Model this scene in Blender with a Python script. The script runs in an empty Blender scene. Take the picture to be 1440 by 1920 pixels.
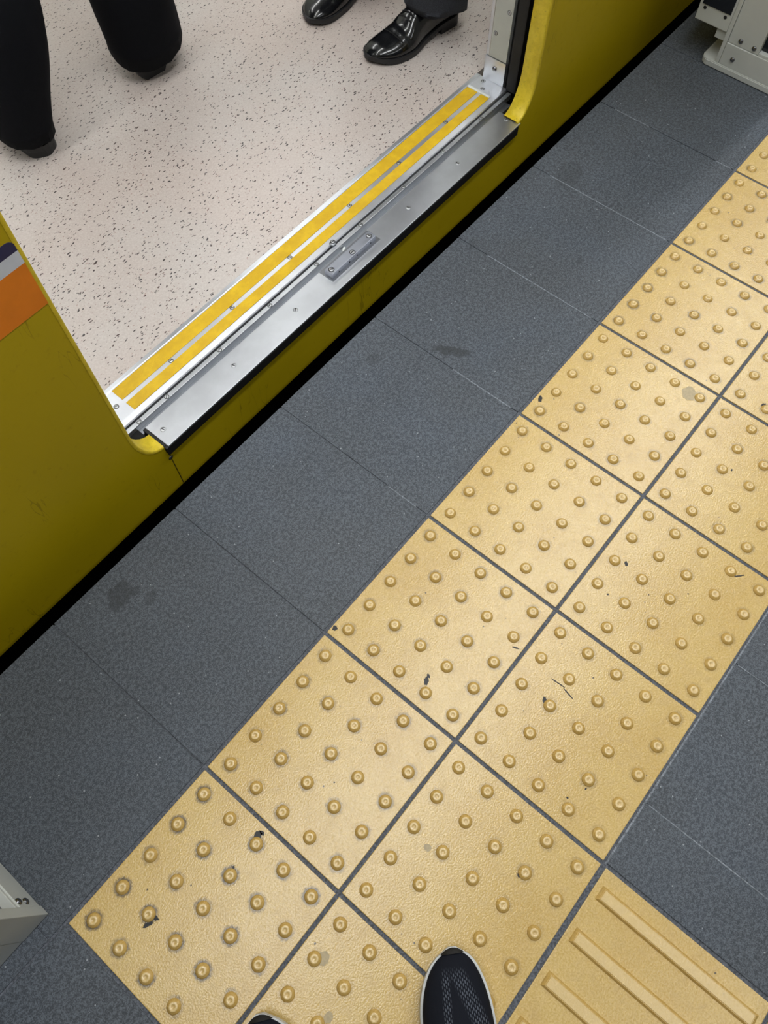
import bpy, bmesh, math, random
from mathutils import Matrix, Vector, noise, geometry
random.seed(7)
scene = bpy.context.scene
COL = scene.collection
# ------------------------------------------------------------------ camera
# world: x along the train, y towards the train, z up, platform surface at z = 0 (metres)
F_PX = 1455.0
cam_d = bpy.data.cameras.new('camera')
cam_d.sensor_fit = 'VERTICAL'; cam_d.sensor_height = 24.0; cam_d.lens = F_PX / 1920.0 * 24.0
cam_d.clip_start = 0.02; cam_d.clip_end = 60
cam = bpy.data.objects.new('camera', cam_d); COL.objects.link(cam)
RC = ((0.63829355, -0.76979157, 0.00150958), (-0.69626469, -0.57816091, -0.42537682), (0.32832427, 0.27046422, -0.90501507))
M = Matrix(RC).transposed() @ Matrix(((1, 0, 0), (0, -1, 0), (0, 0, -1)))
cam.matrix_world = Matrix.Translation((0.36179, -0.33380, 1.34988)) @ M.to_4x4()
scene.camera = cam
# ------------------------------------------------------------------ world, lamps, exposure
wd = bpy.data.worlds.new('world'); scene.world = wd; wd.use_nodes = True
wd.node_tree.nodes['Background'].inputs[0].default_value = (0.80, 0.88, 1.0, 1)
wd.node_tree.nodes['Background'].inputs[1].default_value = 0.05
def area(name, loc, sx, sy, power, col):
    l = bpy.data.lights.new(name, 'AREA'); l.shape = 'RECTANGLE'; l.size = sx; l.size_y = sy
    l.energy = power; l.color = col
    o = bpy.data.objects.new(name, l); COL.objects.link(o); o.location = loc
    return o
area('platform_tube_lamp', (2.35, -0.10, 2.78), 6.0, 0.22, 84, (0.97, 0.99, 1.0))
area('platform_tube_lamp', (2.75, -2.0, 2.78), 6.0, 0.22, 36, (0.97, 0.99, 1.0))
scene.view_settings.view_transform = 'Standard'; scene.view_settings.look = 'None'
scene.view_settings.exposure = 0.0; scene.view_settings.gamma = 1.0
scene.view_settings.use_curve_mapping = False

# ------------------------------------------------------------------ helpers: materials
def lin(r, g, b):
    f = lambda c: (c / 255 / 12.92) if c / 255 <= 0.04045 else ((c / 255 + 0.055) / 1.055) ** 2.4
    return (f(r), f(g), f(b), 1.0)
class NT:
    def __init__(s, name):
        s.m = bpy.data.materials.new(name); s.m.use_nodes = True
        s.t = s.m.node_tree; s.b = s.t.nodes['Principled BSDF']
    def n(s, kind, **kw):
        o = s.t.nodes.new(kind)
        for k, v in kw.items():
            if k.startswith('i_'):
                o.inputs[k[2:].replace('_', ' ')].default_value = v
            else: setattr(o, k, v)
        return o
    def l(s, a, b): s.t.links.new(a, b)
    def val(s, a, i, v):
        if hasattr(v, 'is_output'): s.l(v, a.inputs[i])
        else: a.inputs[i].default_value = v
    def math(s, op, a, b=0.0, c=0.0, clamp=False):
        o = s.n('ShaderNodeMath', operation=op, use_clamp=clamp)
        s.val(o, 0, a); s.val(o, 1, b); s.val(o, 2, c)
        return o.outputs[0]
    def vm(s, op, a, b=(0, 0, 0)):
        o = s.n('ShaderNodeVectorMath', operation=op)
        s.val(o, 0, a); s.val(o, 1, b)
        return o.outputs['Value'] if op in ('LENGTH', 'DISTANCE', 'DOT_PRODUCT') else o.outputs['Vector']
    def pos(s): return s.n('ShaderNodeNewGeometry').outputs['Position']
    def obj(s): return s.n('ShaderNodeTexCoord').outputs['Object']
    def noise(s, vec, scale, detail=2.0, rough=0.5, out='Fac'):
        o = s.n('ShaderNodeTexNoise'); s.l(vec, o.inputs['Vector'])
        o.inputs['Scale'].default_value = scale; o.inputs['Detail'].default_value = detail; o.inputs['Roughness'].default_value = rough
        return o.outputs[out]
    def voro(s, vec, scale, feature='F1'):
        o = s.n('ShaderNodeTexVoronoi', feature=feature); s.l(vec, o.inputs['Vector']); o.inputs['Scale'].default_value = scale
        return o
    def ramp(s, fac, lo, hi, a=0.0, b=1.0):
        o = s.n('ShaderNodeMapRange'); o.interpolation_type = 'SMOOTHSTEP'
        s.val(o, 0, fac); s.val(o, 1, lo); s.val(o, 2, hi); s.val(o, 3, a); s.val(o, 4, b)
        return o.outputs[0]
    def mix(s, fac, a, b, mode='MIX'):
        o = s.n('ShaderNodeMix', data_type='RGBA', blend_type=mode)
        s.val(o, 0, fac); s.val(o, 6, a); s.val(o, 7, b)
        return o.outputs[2]
    def bump(s, h, strength, dist=0.001):
        o = s.n('ShaderNodeBump'); s.l(h, o.inputs['Height'])
        o.inputs['Strength'].default_value = strength; o.inputs['Distance'].default_value = dist
        s.l(o.outputs[0], s.b.inputs['Normal'])
    def set(s, **kw):
        nm = dict(color='Base Color', rough='Roughness', metal='Metallic', spec='Specular IOR Level', coat='Coat Weight', coatr='Coat Roughness', sheen='Sheen Weight')
        for k, v in kw.items():
            s.val(s.b, nm[k], v)
        return s.m
def plain(name, rgb, rough=0.5, metal=0.0, spec=0.5, var=0.12, nscale=60.0, bump=0.0, coat=0.0):
    t = NT(name); p = t.pos()
    f = t.noise(p, nscale, 3.0)
    c = t.mix(t.ramp(f, 0.3, 0.75), tuple(x * (1 - var) for x in rgb[:3]) + (1,), tuple(min(1, x * (1 + var)) for x in rgb[:3]) + (1,))
    t.set(color=c, rough=t.math('MULTIPLY_ADD', f, 0.15, rough - 0.07), metal=metal, spec=spec, coat=coat)
    if bump: t.bump(f, bump, 0.001)
    return t.m

def mat_grey_tile():
    t = NT('grey_stone_tile'); p = t.pos()
    fine = t.noise(p, 520, 2.0, 0.6); mid = t.noise(p, 170, 2.0, 0.6); big = t.noise(p, 5.0, 4.0, 0.6); hue = t.noise(p, 2.3, 2.0)
    base = t.mix(t.ramp(hue, 0.35, 0.65), lin(65, 74, 86), lin(72, 77, 84))
    c = t.mix(t.ramp(big, 0.36, 0.68), t.mix(0.5, base, lin(50, 54, 58)), base)
    g = t.math('ADD', t.math('MULTIPLY', fine, 0.6), t.math('MULTIPLY', mid, 0.4))
    c = t.mix(t.ramp(g, 0.40, 0.62), t.mix(0.42, c, lin(38, 42, 47)), t.mix(0.42, c, lin(124, 132, 142)))
    # sparse pale mineral flecks
    v = t.voro(p, 95); fl = t.math('MULTIPLY', t.math('LESS_THAN', v.outputs['Distance'], 0.11), t.math('GREATER_THAN', t.n('ShaderNodeSeparateColor').outputs[0], 2.0))
    sep = t.n('ShaderNodeSeparateColor'); t.l(v.outputs['Color'], sep.inputs[0])
    fl = t.math('MULTIPLY', t.math('LESS_THAN', v.outputs['Distance'], 0.13), t.math('GREATER_THAN', sep.outputs[0], 0.90))
    c = t.mix(t.math('MULTIPLY', fl, 0.5), c, lin(190, 195, 200))
    # spill and grease stains with outlines of their own
    wn = t.noise(p, 55, 3.0, 0.6, 'Color')
    off = t.n('ShaderNodeVectorMath', operation='MULTIPLY_ADD'); t.l(wn, off.inputs[0]); off.inputs[1].default_value = (0.03, 0.03, 0); off.inputs[2].default_value = (-0.015, -0.015, 0)
    wp = t.vm('ADD', p, off.outputs[0])
    for (x, y, rx, ry, ang, k) in [(1.236, 0.201, 0.040, 0.0125, -1.07, 0.62), (0.413, 0.334, 0.030, 0.022, 0.5, 0.5), (0.437, 0.318, 0.011, 0.009, 0, 0.45),
                                   (0.447, 0.286, 0.014, 0.009, 0.3, 0.35), (1.115, 0.315, 0.014, 0.012, 0, 0.35), (1.505, 0.345, 0.02, 0.012, 0, 0.25), (1.83, 0.30, 0.05, 0.03, 0.3, 0.25), (1.62, 0.13, 0.012, 0.008, 0.2, 0.3)]:
        mp = t.n('ShaderNodeMapping'); mp.vector_type = 'TEXTURE'
        t.l(wp, mp.inputs[0]); mp.inputs[1].default_value = (x, y, 0); mp.inputs[2].default_value = (0, 0, ang); mp.inputs[3].default_value = (rx, ry, 1)
        fl2 = t.vm('MULTIPLY', mp.outputs[0], (1, 1, 0))
        d = t.vm('LENGTH', fl2)
        c = t.mix(t.math('MULTIPLY', t.ramp(d, 0.85, 1.1, 1.0, 0.0), k), c, lin(38, 41, 44))
    t.set(color=c, rough=t.math('MULTIPLY_ADD', big, 0.16, 0.50), spec=0.5)
    t.bump(g, 0.55, 0.0012)
    return t.m
def tact(name, rings, plain_body=False):
    t = NT(name); p = t.pos()
    grain = t.noise(p, 360, 2.0, 0.55); big = t.noise(p, 6.0, 3.0, 0.6); mid = t.noise(p, 38.0, 4.0, 0.65)
    c = t.mix(t.ramp(big, 0.3, 0.7), lin(204, 168, 88), lin(213, 180, 103))
    c = t.mix(t.math('MULTIPLY', t.ramp(mid, 0.50, 0.78), 0.28), c, lin(168, 134, 76))
    c = t.mix(t.math('MULTIPLY', t.ramp(grain, 0.36, 0.2), 0.25), c, lin(140, 110, 60))
    c = t.mix(t.ramp(grain, 0.38, 0.62), t.mix(0.16, c, lin(150, 118, 62)), t.mix(0.15, c, lin(240, 226, 186)))
    # black specks worn through the coating
    v = t.voro(p, 62); sep = t.n('ShaderNodeSeparateColor'); t.l(v.outputs['Color'], sep.inputs[0])
    sp = t.math('MULTIPLY', t.math('LESS_THAN', t.math('ADD', v.outputs['Distance'], t.math('MULTIPLY', t.noise(p, 700, 1.0), 0.12)), 0.16), t.math('GREATER_THAN', sep.outputs[0], 0.945))
    c = t.mix(t.math('MULTIPLY', sp, 0.85), c, lin(45, 40, 34))
    v2 = t.voro(p, 210); sep2 = t.n('ShaderNodeSeparateColor'); t.l(v2.outputs['Color'], sep2.inputs[0])
    sp2 = t.math('MULTIPLY', t.math('LESS_THAN', v2.outputs['Distance'], 0.28), t.math('GREATER_THAN', sep2.outputs[0], 0.975))
    c = t.mix(t.math('MULTIPLY', sp2, t.ramp(mid, 0.5, 0.7, 0, 0.7)), c, lin(80, 66, 42))
    if rings:   # grime caught around the foot of every stud
        o = t.obj()
        sx = t.n('ShaderNodeSeparateXYZ'); t.l(o, sx.inputs[0])
        def cell(a, pitch):
            q = t.math('DIVIDE', a, pitch); q = t.math('SUBTRACT', q, t.math('ROUND', q)); return t.math('MULTIPLY', q, pitch)
        cx, cy = cell(sx.outputs[0], 0.0595), cell(sx.outputs[1], 0.059)
        r = t.math('SQRT', t.math('ADD', t.math('MULTIPLY', cx, cx), t.math('MULTIPLY', cy, cy)))
        r = t.math('ADD', r, t.math('MULTIPLY_ADD', t.noise(p, 160, 3.0, 0.6), 0.010, -0.005))
        ring = t.ramp(r, 0.0175, 0.0110)
        patch = t.noise(p, 13.0, 3.0, 0.6)
        wear = t.n('ShaderNodeObjectInfo').outputs['Alpha']
        k = t.math('MULTIPLY', ring, t.ramp(patch, 0.36, 0.62, 0.12, 0.95))
        k = t.math('MULTIPLY', k, wear, clamp=True)
        c = t.mix(k, c, lin(86, 74, 55))
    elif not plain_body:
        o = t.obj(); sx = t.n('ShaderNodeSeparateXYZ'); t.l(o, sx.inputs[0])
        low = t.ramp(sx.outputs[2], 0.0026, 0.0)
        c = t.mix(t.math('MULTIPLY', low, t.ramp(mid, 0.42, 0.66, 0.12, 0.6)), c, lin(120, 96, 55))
        top_lit_worn = t.ramp(sx.outputs[2], 0.0044, 0.0050)
        c = t.mix(0.45, c, lin(192, 152, 78))  # shade on the sloping sides put into the colour
        c = t.mix(t.math('MULTIPLY', top_lit_worn, 0.7), c, lin(230, 203, 146))  # paler flat tops: light and wear put into the colour
    t.set(color=c, rough=t.math('MULTIPLY_ADD', mid, 0.14, 0.20), spec=0.85)
    t.bump(grain, 0.42, 0.0010)
    return t.m
def mat_lino():
    t = NT('speckled_linoleum'); p = t.pos()
    big = t.noise(p, 2.2, 3.0, 0.6); fib = t.noise(p, 240, 3.0, 0.6)
    c = t.mix(t.ramp(big, 0.35, 0.65), lin(198, 185, 177), lin(200, 192, 186))
    c = t.mix(t.ramp(fib, 0.35, 0.7), t.mix(0.12, c, lin(150, 130, 120)), t.mix(0.12, c, lin(240, 235, 228)))
    for (sc, ang, st, thr, dens, col, k) in [(74, 0.35, (1, 2.4, 1), 0.24, 0.55, (44, 36, 36), 0.95), (70, 1.5, (1, 2.2, 1), 0.21, 0.58, (66, 42, 38), 0.9), (84, 2.5, (1, 1.9, 1), 0.20, 0.55, (70, 64, 64), 0.8),
                                             (120, 0.8, (1, 2.4, 1), 0.24, 0.68, (150, 110, 100), 0.6), (30, 1.9, (1, 4.2, 1), 0.14, 0.86, (62, 54, 52), 0.85)]:
        wob = t.n('ShaderNodeVectorMath', operation='MULTIPLY_ADD'); t.l(t.noise(p, 45, 1.0, 0.5, 'Color'), wob.inputs[0]); wob.inputs[1].default_value = (0.012, 0.012, 0); t.l(p, wob.inputs[2])
        mp = t.n('ShaderNodeMapping'); t.l(wob.outputs[0], mp.inputs[0]); mp.inputs[2].default_value = (0, 0, ang); mp.inputs[3].default_value = st
        flat = t.vm('MULTIPLY', mp.outputs[0], (1, 1, 0))
        v = t.voro(flat, sc); sep = t.n('ShaderNodeSeparateColor'); t.l(v.outputs['Color'], sep.inputs[0])
        size = t.math('MULTIPLY_ADD', sep.outputs[1], thr * 0.8, thr * 0.45)
        m = t.math('MULTIPLY', t.math('LESS_THAN', v.outputs['Distance'], size), t.math('GREATER_THAN', sep.outputs[0], dens))
        c = t.mix(t.math('MULTIPLY', m, k), c, lin(*col))
    t.set(color=c, rough=t.math('MULTIPLY_ADD', big, 0.12, 0.25), spec=0.5)
    t.bump(fib, 0.08, 0.0006)
    return t.m
def mat_yellow_paint():
    t = NT('yellow_car_paint'); p = t.pos()
    big = t.noise(p, 3.0, 3.0); d = t.noise(p, 60, 4.0, 0.65)
    c = t.mix(t.ramp(big, 0.3, 0.7), lin(186, 162, 8), lin(195, 170, 13))
    c = t.mix(t.math('MULTIPLY', t.ramp(d, 0.58, 0.78), 0.25), c, lin(120, 100, 20))
    # thin hairline scratches down the side
    mp = t.n('ShaderNodeMapping'); t.l(p, mp.inputs[0]); mp.inputs[3].default_value = (26, 1, 3.0)
    wv = t.noise(mp.outputs[0], 1.0, 3.0, 0.5)
    line = t.math('LESS_THAN', t.math('ABSOLUTE', t.math('SUBTRACT', wv, 0.5)), 0.0035)
    msk = t.ramp(t.noise(p, 5.5, 2.0), 0.55, 0.62)
    c = t.mix(t.math('MULTIPLY', t.math('MULTIPLY', line, msk), 0.35), c, lin(70, 56, 10))
    t.set(color=c, rough=t.math('MULTIPLY_ADD', d, 0.12, 0.36), spec=0.35)
    return t.m
def mat_jamb():
    t = NT('lit_worn_yellow_jamb_paint'); p = t.pos()
    d = t.noise(p, 45, 5.0, 0.7); e = t.noise(p, 160, 3.0, 0.6)
    c = t.mix(t.ramp(d, 0.3, 0.7), lin(205, 178, 26), lin(226, 200, 52))  # same yellow as the side, brightened to carry the light it faces
    c = t.mix(t.math('MULTIPLY', t.ramp(e, 0.60, 0.72), 0.5), c, lin(120, 104, 34))
    t.set(color=c, rough=t.math('MULTIPLY_ADD', d, 0.3, 0.28), spec=0.5)
    return t.m
def mat_steel(name, col, rough, stretch=(6, 160, 160), bump=0.05):
    t = NT(name); p = t.pos()
    mp = t.n('ShaderNodeMapping'); t.l(p, mp.inputs[0]); mp.inputs[3].default_value = stretch
    b = t.noise(mp.outputs[0], 3.0, 3.0, 0.6); s = t.noise(p, 22, 4.0, 0.65)
    c = t.mix(t.ramp(s, 0.35, 0.7), tuple(x * 0.93 for x in col[:3]) + (1,), col)
    t.set(color=c, rough=t.math('ADD', t.math('MULTIPLY_ADD', b, 0.04, rough - 0.05), t.math('MULTIPLY', s, 0.07)), metal=0.92)
    t.bump(b, 0.012, 0.0003)
    return t.m
def mat_strip():
    t = NT('yellow_anti_slip_strip'); p = t.pos()
    f = t.noise(p, 900, 1.0); s = t.noise(p, 30, 4.0, 0.65)
    c = t.mix(t.ramp(s, 0.35, 0.7), lin(210, 168, 4), lin(226, 186, 12))
    c = t.mix(t.math('MULTIPLY', t.ramp(f, 0.62, 0.75), 0.4), c, lin(120, 100, 60))
    t.set(color=c, rough=0.55); t.bump(f, 0.4, 0.0006)
    return t.m
def mat_knit():
    t = NT('navy_knit_mesh'); o = t.obj()
    mp = t.n('ShaderNodeMapping'); t.l(o, mp.inputs[0]); mp.inputs[3].default_value = (150, 330, 0)
    sx = t.n('ShaderNodeSeparateXYZ'); t.l(mp.outputs[0], sx.inputs[0])
    row = t.math('FLOOR', sx.outputs[1]); fy = t.math('FRACT', sx.outputs[1])
    fx = t.math('FRACT', t.math('ADD', sx.outputs[0], t.math('MULTIPLY', row, 0.5)))
    d = t.math('ADD', t.math('POWER', t.math('MULTIPLY', t.math('SUBTRACT', fx, 0.5), 2.9), 2.0), t.math('POWER', t.math('MULTIPLY', t.math('SUBTRACT', fy, 0.5), 3.6), 2.0))
    hole = t.math('LESS_THAN', d, 1.0)
    so = t.n('ShaderNodeSeparateXYZ'); t.l(o, so.inputs[0])
    ax = so.outputs[0]; ay = so.outputs[1]
    b1 = t.math('SUBTRACT', 1.0, t.math('DIVIDE', t.math('ABSOLUTE', t.math('ADD', ay, t.math('MULTIPLY_ADD', ax, -0.36, 0.102))), 0.015))
    b2 = t.math('SUBTRACT', 1.0, t.math('DIVIDE', t.math('ABSOLUTE', t.math('SUBTRACT', ay, t.math('MULTIPLY_ADD', ax, -0.10, 0.036))), 0.0075))
    b1 = t.ramp(b1, 0.0, 0.6); b2 = t.ramp(b2, 0.0, 0.6)
    zone = t.math('MULTIPLY', t.math('MAXIMUM', b1, b2), t.math('MULTIPLY', t.ramp(ax, 0.185, 0.20), t.ramp(ax, 0.272, 0.255)))
    c = t.mix(t.math('MULTIPLY', hole, t.math('MULTIPLY', zone, 0.75)), lin(20, 23, 32), lin(100, 106, 118))
    t.set(color=c, rough=0.85, spec=0.2)
    t.bump(t.noise(o, 900, 1.0), 0.3, 0.0005)
    return t.m

MT = dict(
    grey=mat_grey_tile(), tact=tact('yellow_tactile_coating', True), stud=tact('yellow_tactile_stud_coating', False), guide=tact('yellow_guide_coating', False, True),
    grout=plain('dark_grout', lin(92, 96, 104), 0.8, nscale=330, var=0.5, bump=0.4),
    filler=plain('pale_joint_filler', lin(128, 134, 142), 0.85, nscale=260, var=0.45),
    lino=mat_lino(), yellow=mat_yellow_paint(), jamb=mat_jamb(),
    steel=mat_steel('brushed_steel', (0.66, 0.68, 0.72, 1), 0.31), bright=mat_steel('bright_aluminium', (0.80, 0.82, 0.87, 1), 0.35),
    dull=mat_steel('dull_steel', (0.36, 0.38, 0.41, 1), 0.36), strip=mat_strip(),
    rubber=plain('black_rubber', lin(15, 15, 16), 0.6, nscale=90), black=plain('black_void_paint', lin(8, 8, 9), 0.8),
    white=plain('white_paint', lin(225, 228, 226), 0.45, nscale=20, var=0.05), panel=plain('off_white_panel', lin(186, 188, 180), 0.42, nscale=14, var=0.05),
    gate=plain('warm_grey_gate_enamel', lin(198, 201, 196), 0.42, nscale=9, var=0.05), glass=plain('dark_glazing', lin(24, 27, 33), 0.12, nscale=6),
    navy=plain('navy_band_film', lin(24, 32, 84), 0.35, nscale=30), whiteband=plain('white_band_film', lin(214, 220, 232), 0.35, nscale=30, var=0.05), orange=plain('orange_band_film', lin(240, 132, 24), 0.35, nscale=25, var=0.06),
    concrete=plain('dark_concrete', lin(52, 52, 54), 0.85, nscale=20, var=0.25, bump=0.3), ceil=plain('ceiling_white', lin(200, 204, 206), 0.7, nscale=4, var=0.04),
    leather=plain('polished_black_leather', lin(13, 14, 17), 0.20, nscale=70, var=0.2, coat=0.5), sole=plain('black_sole_rubber', lin(30, 30, 32), 0.5, nscale=80),
    lace=plain('black_lace', lin(12, 12, 13), 0.7), matte_leather=plain('dull_black_leather', lin(18, 18, 20), 0.42, nscale=70),
    trouser_b=plain('black_wool', lin(9, 11, 17), 0.9, spec=0.2, nscale=500, var=0.3, bump=0.25), trouser_g=plain('charcoal_wool', lin(56, 58, 64), 0.9, spec=0.2, nscale=500, var=0.25, bump=0.25),
    skin=plain('skin', lin(196, 150, 122), 0.5), hair=plain('black_hair', lin(16, 14, 13), 0.5), knit=mat_knit(),
    midsole=plain('white_foam_midsole', lin(206, 208, 208), 0.6, nscale=50, var=0.07), chip=plain('black_scuff', lin(22, 22, 24), 0.45, nscale=300), gum=plain('grey_gum_smear', lin(178, 160, 122), 0.4, nscale=200),
    domemetal=mat_steel('dark_dome_steel', (0.20, 0.20, 0.21, 1), 0.22),
    blocksteel=mat_steel('matt_machined_steel', (0.40, 0.42, 0.48, 1), 0.40), shim=mat_steel('dark_shim_steel', (0.26, 0.27, 0.29, 1), 0.38),
    screw=mat_steel('screw_steel', (0.52, 0.53, 0.55, 1), 0.36))

# ------------------------------------------------------------------ helpers: meshes
def new(name, me, mat=None, parent=None, loc=None, rot=None):
    o = bpy.data.objects.new(name, me); COL.objects.link(o)
    if mat is not None and me is not None and not me.materials: me.materials.append(MT[mat] if isinstance(mat, str) else mat)
    if loc: o.location = loc
    if rot: o.rotation_euler = rot
    if parent is not None:
        o.parent = parent
    return o
def tag(o, label=None, cat=None, group=None, kind=None):
    for k, v in (('label', label), ('category', cat), ('group', group), ('kind', kind)):
        if v: o[k] = v
    return o
def bm_mesh(bm, name='m', smooth=False):
    bmesh.ops.recalc_face_normals(bm, faces=bm.faces)
    me = bpy.data.meshes.new(name); bm.to_mesh(me); bm.free()
    if smooth:
        for f in me.polygons: f.use_smooth = True
    return me
def box_bm(bm, x0, x1, y0, y1, z0, z1, bev=0.0):
    r = bmesh.ops.create_cube(bm, size=1.0)
    for v in r['verts']:
        v.co = Vector(((x0 + x1) / 2 + v.co.x * (x1 - x0), (y0 + y1) / 2 + v.co.y * (y1 - y0), (z0 + z1) / 2 + v.co.z * (z1 - z0)))
    if bev:
        es = list({e for v in r['verts'] for e in v.link_edges})
        bmesh.ops.bevel(bm, geom=es, offset=bev, segments=2, affect='EDGES', profile=0.6)
def box(x0, x1, y0, y1, z0, z1, bev=0.0):
    bm = bmesh.new(); box_bm(bm, x0, x1, y0, y1, z0, z1, bev); return bm_mesh(bm)
def lathe(prof, seg=16):
    bm = bmesh.new(); rings = []
    for r, z in prof:
        if r < 1e-6: rings.append([bm.verts.new((0, 0, z))])
        else: rings.append([bm.verts.new((r * math.cos(2 * math.pi * i / seg), r * math.sin(2 * math.pi * i / seg), z)) for i in range(seg)])
    for a, b in zip(rings, rings[1:]):
        for i in range(seg):
            j = (i + 1) % seg
            if len(a) == 1 and len(b) == 1: continue
            if len(b) == 1: bm.faces.new((a[i], a[j], b[0]))
            elif len(a) == 1: bm.faces.new((a[0], b[j], b[i]))
            else: bm.faces.new((a[i], a[j], b[j], b[i]))
    return bm_mesh(bm, smooth=True)
def prism(pts, axis, a0, a1, bev=0.0):
    """pts: outline in the plane across `axis` (x: (y,z), y: (x,z), z: (x,y)), extruded a0..a1"""
    def mk(p, a): return {'x': (a, p[0], p[1]), 'y': (p[0], a, p[1]), 'z': (p[0], p[1], a)}[axis]
    bm = bmesh.new(); n = len(pts)
    A = [bm.verts.new(mk(p, a0)) for p in pts]; B = [bm.verts.new(mk(p, a1)) for p in pts]
    tris = geometry.tessellate_polygon([[Vector((p[0], p[1], 0)) for p in pts]])
    for t in tris:
        for V in (A, B):
            try: bm.faces.new([V[i] for i in t])
            except ValueError: pass
    for i in range(n): bm.faces.new((A[i], A[(i + 1) % n], B[(i + 1) % n], B[i]))
    bmesh.ops.recalc_face_normals(bm, faces=bm.faces)
    if bev:
        es = [e for e in bm.edges if len(e.link_faces) == 2 and e.calc_face_angle(0) > 0.5]
        bmesh.ops.bevel(bm, geom=es, offset=bev, segments=2, affect='EDGES')
    return bm_mesh(bm)
def loft(rings, cap=True, smooth=True, closed=True):
    bm = bmesh.new(); V = [[bm.verts.new(p) for p in r] for r in rings]; n = len(rings[0])
    for a, b in zip(V, V[1:]):
        for i in range(n if closed else n - 1):
            j = (i + 1) % n
            try: bm.faces.new((a[i], a[j], b[j], b[i]))
            except ValueError: pass
    if cap:
        for r in (V[0], V[-1]):
            try: bm.faces.new(r)
            except ValueError: pass
    return bm_mesh(bm, smooth=smooth)
def blob(cx, cy, rx, ry, ang, z, n=14, jag=0.35, th=0.0004):
    pts = []
    for i in range(n):
        a = 2 * math.pi * i / n; k = 1 + random.uniform(-jag, jag)
        x, y = rx * k * math.cos(a), ry * k * math.sin(a)
        pts.append((cx + x * math.cos(ang) - y * math.sin(ang), cy + x * math.sin(ang) + y * math.cos(ang)))
    return prism(pts, 'z', z, z + th)
def cylinder_between(bm, a, b, r, seg=6):
    a, b = Vector(a), Vector(b); d = (b - a); q = d.to_track_quat('Z', 'Y'); r0 = []
    for p in (a, b): r0.append([bm.verts.new(p + q @ Vector((r * math.cos(6.2832 * i / seg), r * math.sin(6.2832 * i / seg), 0))) for i in range(seg)])
    for i in range(seg): bm.faces.new((r0[0][i], r0[0][(i + 1) % seg], r0[1][(i + 1) % seg], r0[1][i]))
    bm.faces.new(r0[0]); bm.faces.new(r0[1][::-1])
# slotted screw head, shared by all plates (axis +z)
def screw_mesh(r, h, slot_mat='black', head='screw'):
    me = lathe([(r, 0), (r, h * 0.6), (r * 0.8, h), (0, h * 1.05)], 12)
    bm = bmesh.new(); bm.from_mesh(me)
    for f in bm.faces: f.material_index = 0
    n0 = len(bm.faces)
    box_bm(bm, -r * 0.8, r * 0.8, -r * 0.15, r * 0.15, h * 0.9, h * 1.10)
    ring = bmesh.ops.create_circle(bm, cap_ends=True, segments=14, radius=r * 1.22)
    for v in ring['verts']: v.co.z = 0.00012
    bm.faces.ensure_lookup_table()
    for f in bm.faces[n0:]: f.material_index = 1
    m2 = bpy.data.meshes.new('screw'); bm.to_mesh(m2); bm.free()
    m2.materials.append(MT[head]); m2.materials.append(MT[slot_mat])
    return m2
SCREW = screw_mesh(0.0046, 0.0009); BIG = screw_mesh(0.0056, 0.0012)
DOME = lathe([(0.0062, 0), (0.0060, 0.0015), (0.0045, 0.0033), (0.002, 0.0042), (0, 0.0044)], 14); DOME.materials.append(MT['domemetal'])
def put(name, me, parent, loc, rot=(0, 0, 0)):
    o = bpy.data.objects.new(name, me); COL.objects.link(o); o.parent = parent; o.location = loc; o.rotation_euler = rot
    return o

# ------------------------------------------------------------------ platform floor
EDGE = 0.385
floor = tag(new('floor', box(-1.8, 4.2, -3.0, EDGE - 0.002, -0.30, -0.0024), 'grout'), kind='structure')
TU, TV, G = 0.30, 0.296, 0.0066
def tile_mesh(w, h, bev=0.0012, d=0.012): return box(-w / 2, w / 2, -h / 2, h / 2, -d, 0, bev)
TACT = tile_mesh(TU - G, TV - G); TACT.materials.append(MT['tact'])
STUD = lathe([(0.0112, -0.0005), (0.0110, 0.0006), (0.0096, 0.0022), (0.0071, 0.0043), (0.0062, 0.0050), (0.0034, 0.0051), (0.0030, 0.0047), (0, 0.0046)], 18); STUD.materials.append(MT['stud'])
tiles = {}
def tactile(i, j, wear):
    t = put('tactile_tile', TACT, floor, (TU * (i + 0.5), -TV * (j + 0.5), 0))
    t.color = (1, 1, 1, wear)
    for a in range(-2, 3):
        for b in range(-2, 3):
            put('stud', STUD, t, (a * 0.0595, b * 0.059, 0), (0, 0, random.uniform(0, 6.28)))
    tiles[(i, j)] = t
for i in range(8): tactile(i, 0, [1.0, 0.75, 0.55, 0.5, 0.55, 0.75, 0.75, 0.7][i])
for i in range(8): tactile(i, 1, 0.35 if i < 4 else 0.5)
# guide tiles with raised bars, leading away from the door
BARBODY = tile_mesh(TU - G, TV - G); BARBODY.materials.append(MT['guide'])
def bar_mesh():
    L = 0.272 / 2; w, wt, h, e = 0.0125, 0.0085, 0.005, 0.006
    bm = bmesh.new()
    b = [bm.verts.new(p) for p in ((-w, -L, -0.0005), (w, -L, -0.0005), (w, L, -0.0005), (-w, L, -0.0005))]
    tp = [bm.verts.new(p) for p in ((-wt, -L + e, h), (wt, -L + e, h), (wt, L - e, h), (-wt, L - e, h))]
    bm.faces.new(tp); bm.faces.new(b[::-1])
    for k in range(4): bm.faces.new((b[k], b[(k + 1) % 4], tp[(k + 1) % 4], tp[k]))
    bmesh.ops.recalc_face_normals(bm, faces=bm.faces)
    bmesh.ops.bevel(bm, geom=[e_ for e_ in bm.edges if all(v.co.z > 0.001 for v in e_.verts)], offset=0.0010, segments=2, affect='EDGES')
    return bm_mesh(bm)
BAR = bar_mesh(); BAR.materials.append(MT['stud'])  # shares the stud colours: painted shade on sides, light on tops
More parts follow.
